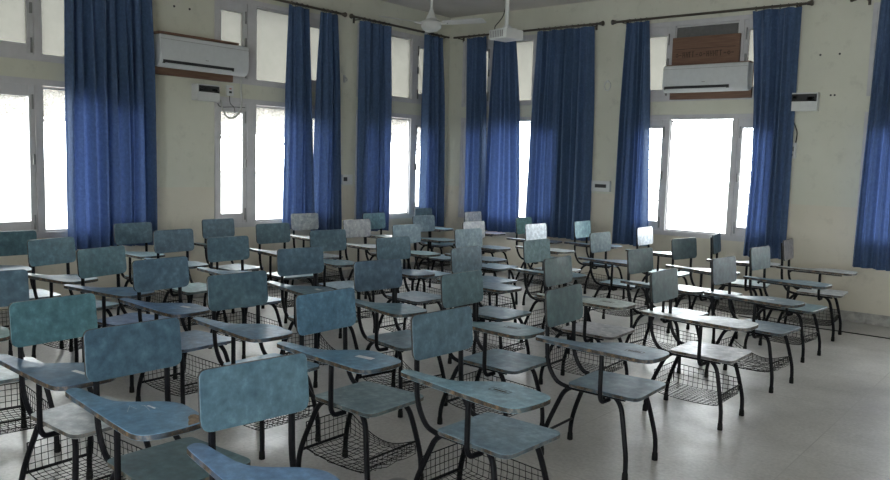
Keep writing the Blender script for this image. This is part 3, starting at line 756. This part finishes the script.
# ------------------------------------------------------------------ ceiling fan
fx, fy, fz = -5.68, 6.58, 3.12
t = tag(empty('ceiling_fan', (fx, fy, fz)), 'white three-blade ceiling fan hanging near the room corner', 'ceiling fan')
bm = bmesh.new(); tube(bm, [(0, 0, .10), (0, 0, H - fz - .04)], .014, 10); link('down_rod', bm, M['fan'], t, True)
bm = bmesh.new(); lathe(bm, [(.02, H - fz - .09), (.06, H - fz - .03), (.065, H - fz)], (0, 0, 0)); link('ceiling_canopy', bm, M['fan'], t, True)
bm = bmesh.new(); lathe(bm, [(.03, -.075), (.07, -.072), (.105, -.045), (.118, -.012), (.115, .015), (.09, .035), (.06, .05)]); link('motor', bm, M['fan'], t, True)
bm = bmesh.new(); lathe(bm, [(.06, .048), (.055, .07), (.035, .11), (.018, .15)]); link('rod_cover', bm, M['fan'], t, True)
fwd = math.atan2(-fy, -fx)     # blades at +-60 deg of the direction to the room centre
for k in range(3):
    an = fwd + math.radians(62) + k * 2 * PI / 3
    bm = bmesh.new()
    out = rounded([(.15, -.05), (.62, -.068), (.64, .055), (.15, .045)], [.01, .03, .03, .01], 4)
    slab(bm, out, lambda u, v, q: (u, v, q - v * .25), .0, .006)
    br = bmesh.new(); 
    box(bm, .09, .20, -.018, .018, -.012, .004)
    bm.transform(Matrix.Rotation(an, 4, 'Z')); br.free()
    link('blade', bm, [M['fan'], M['fan']], t)

# ------------------------------------------------------------------ projector
px, py, pz = -5.04, 7.08, 2.97
ang = math.radians(-10)
t = tag(empty('projector', (px, py, pz), ang), 'white projector on a ceiling pole in front of the blue curtains', 'projector')
bm = bmesh.new(); box(bm, -.135, .135, -.13, .13, .0, .105, 0, .016); link('body', bm, M['white'], t, True)
bm = bmesh.new()
for k in range(8): box(bm, -.118 + k * .026, -.104 + k * .026, -.1315, -.128, .018, .088)
link('vent', bm, M['greyplastic'], t)
bm = bmesh.new(); tube(bm, [(-.06, .12, .055), (-.06, .148, .055), (-.06, .15, .055)], [.038, .034, .028], 16); link('lens', bm, M['darkplastic'], t, True)
bm = bmesh.new(); box(bm, -.09, .09, -.07, .07, .106, .122, 0, .003)
for s in (-1, 1): tube(bm, [(s * .07, 0, .12), (s * .02, 0, .16)], .008, 6)
link('bracket', bm, M['white'], t)
bm = bmesh.new(); tube(bm, [(0, 0, .13), (0, 0, H - pz - .01)], .022, 12); lathe(bm, [(.022, H - pz - .03), (.06, H - pz - .012), (.06, H - pz)]); link('ceiling_pole', bm, M['white'], t, True)
bm = bmesh.new(); tube(bm, smooth_path([(-.125, -.05, .10), (-.125, -.05, .15), (-.10, -.02, .20), (-.035, -.02, .26), (-.024, 0, .36)], 4), .006, 6); link('cable', bm, M['cabledark'], t, True)

# ------------------------------------------------------------------ small bin whose rim shows at the bottom of the frame
t = tag(empty('waste_bin', (-2.165, 2.375, 0)), 'small dark grey rounded bin lid showing at the bottom edge below the centre chair', 'bin')
bm = bmesh.new(); lathe(bm, [(.045, 0), (.05, .01), (.06, .26), (.062, .27)], n=32); link('bin_body', bm, M['card'], t, True)
bm = bmesh.new(); lathe(bm, [(.064, .268), (.066, .276), (.062, .288), (.045, .30), (.02, .306)], n=32); link('lid', bm, M['greyplastic'], t, True)

# ------------------------------------------------------------------ outdoors
bm = bmesh.new(); box(bm, -90, XL - TH - .4, -60, 90, -.6, -.4); struct(link('ground_left', bm, M['ground']))
bm = bmesh.new(); box(bm, XL - TH - .4, 90, YR + TH + .4, 90, -.6, -.4); struct(link('ground_far', bm, M['ground']))
TL = ['leafy tree outside the left window cut by the left frame edge', 'leafy tree outside behind the wide left curtain', 'leafy tree outside the left window beside the air conditioner', 'leafy tree outside the left window nearest the corner']
r, zc, fol, trk = 2.25, 3.55, None, None
for i, (x, y) in enumerate([(-13.6, 3.3), (-13.8, 7.9), (-14.5, 12.6), (-14.8, 17.3)]):
    t = tag(empty('tree', (x, y, -.4)), TL[i], 'tree', 'trees outside the left windows')
    if fol is None:
        bm = bmesh.new(); tube(bm, smooth_path([(0, 0, 0), (.05, .02, 1.4), (-.03, .05, 2.8), (0, 0, 3.2)], 4), [.13 - .006 * k for k in range(13)], 8); trk = link('trunk', bm, M['bark'], t, True).data
        rr = random.Random(1); vs_, fs_ = [], []
        while len(fs_) < 42000:
            p = Vector((rr.uniform(-1, 1), rr.uniform(-1, 1), rr.uniform(-1, 1)))
            if not (.2 < p.length < 1 and rr.random() < 1.1 * (p.z + .99) * (.6 + .4 * math.sin(p.x * 9 + p.y * 7))): continue
            p = Vector((p.x * r, p.y * r, p.z * .72 + 3.02)) + Vector((0, 0, .12 * math.sin(p.x * 7 + p.y * 5)))
            u = Vector((rr.gauss(0, 1), rr.gauss(0, 1), rr.gauss(0, 1))).normalized(); w = u.orthogonal().normalized(); q = rr.uniform(.018, .042)
            k = len(vs_); vs_ += [p + u * q * 1.5, p + w * q * .7, p - u * q * 1.5, p - w * q * .7]; fs_.append((k, k + 1, k + 2, k + 3))
        fol = bpy.data.meshes.new('foliage'); fol.from_pydata(vs_, [], fs_); fol.materials.append(M['leaf'])
    else:
        o = bpy.data.objects.new('trunk', trk); COL.objects.link(o); o.parent = t
    o = bpy.data.objects.new('foliage', fol); COL.objects.link(o); o.parent = t; o.rotation_euler = (0, 0, i * .0)

# ------------------------------------------------------------------ sky, camera, view
w = bpy.data.worlds.new('overcast_sky'); SC.world = w; w.use_nodes = True; nt = w.node_tree
bg = nt.nodes['Background']; tc = N(nt, 'TexCoord'); sp = N(nt, 'SeparateXYZ')
nt.links.new(tc.outputs['Generated'], sp.inputs[0])
SKY = [(0, (.62, .66, .70)), (.50, (.93, .98, 1)), (.535, (.92, .97, 1)), (.60, (.54, .58, .64)), (.68, (.95, .98, 1)), (1, (.95, .98, 1))]
ma = N(nt, 'Math', operation='MULTIPLY_ADD'); ma.inputs[1].default_value = .5; ma.inputs[2].default_value = .5
nt.links.new(sp.outputs[2], ma.inputs[0])
c = ramp(nt, ma.outputs[0], SKY)
nt.links.new(c, bg.inputs[0]); bg.inputs[1].default_value = 20.0

f, pi_, ro, ya, hc = 787.93, .0998, .0294, .6871, 1.653
F = Vector((-math.sin(ya) * math.cos(pi_), math.cos(ya) * math.cos(pi_), -math.sin(pi_)))
R = Vector((math.cos(ya), math.sin(ya), 0)); U = R.cross(F)
R2v = R * math.cos(ro) + U * math.sin(ro); U2 = U * math.cos(ro) - R * math.sin(ro)
cam = bpy.data.cameras.new('camera'); cam.sensor_width = 36; cam.lens = f * 36 / 890; cam.clip_end = 500; cam.clip_start = .05
co = bpy.data.objects.new('camera', cam); COL.objects.link(co)
co.matrix_world = Matrix(((R2v.x, U2.x, -F.x, 0), (R2v.y, U2.y, -F.y, 0), (R2v.z, U2.z, -F.z, hc), (0, 0, 0, 1)))
SC.camera = co
vs = SC.view_settings; vs.view_transform = 'Standard'; vs.look = 'None'; vs.gamma = 1; vs.use_curve_mapping = False
vs.exposure = 0.6
cy = SC.cycles
cy.use_denoising = True; cy.max_bounces = 10; cy.diffuse_bounces = 6; cy.glossy_bounces = 4; cy.transparent_max_bounces = 16
cy.sample_clamp_indirect = 8; cy.caustics_reflective = False
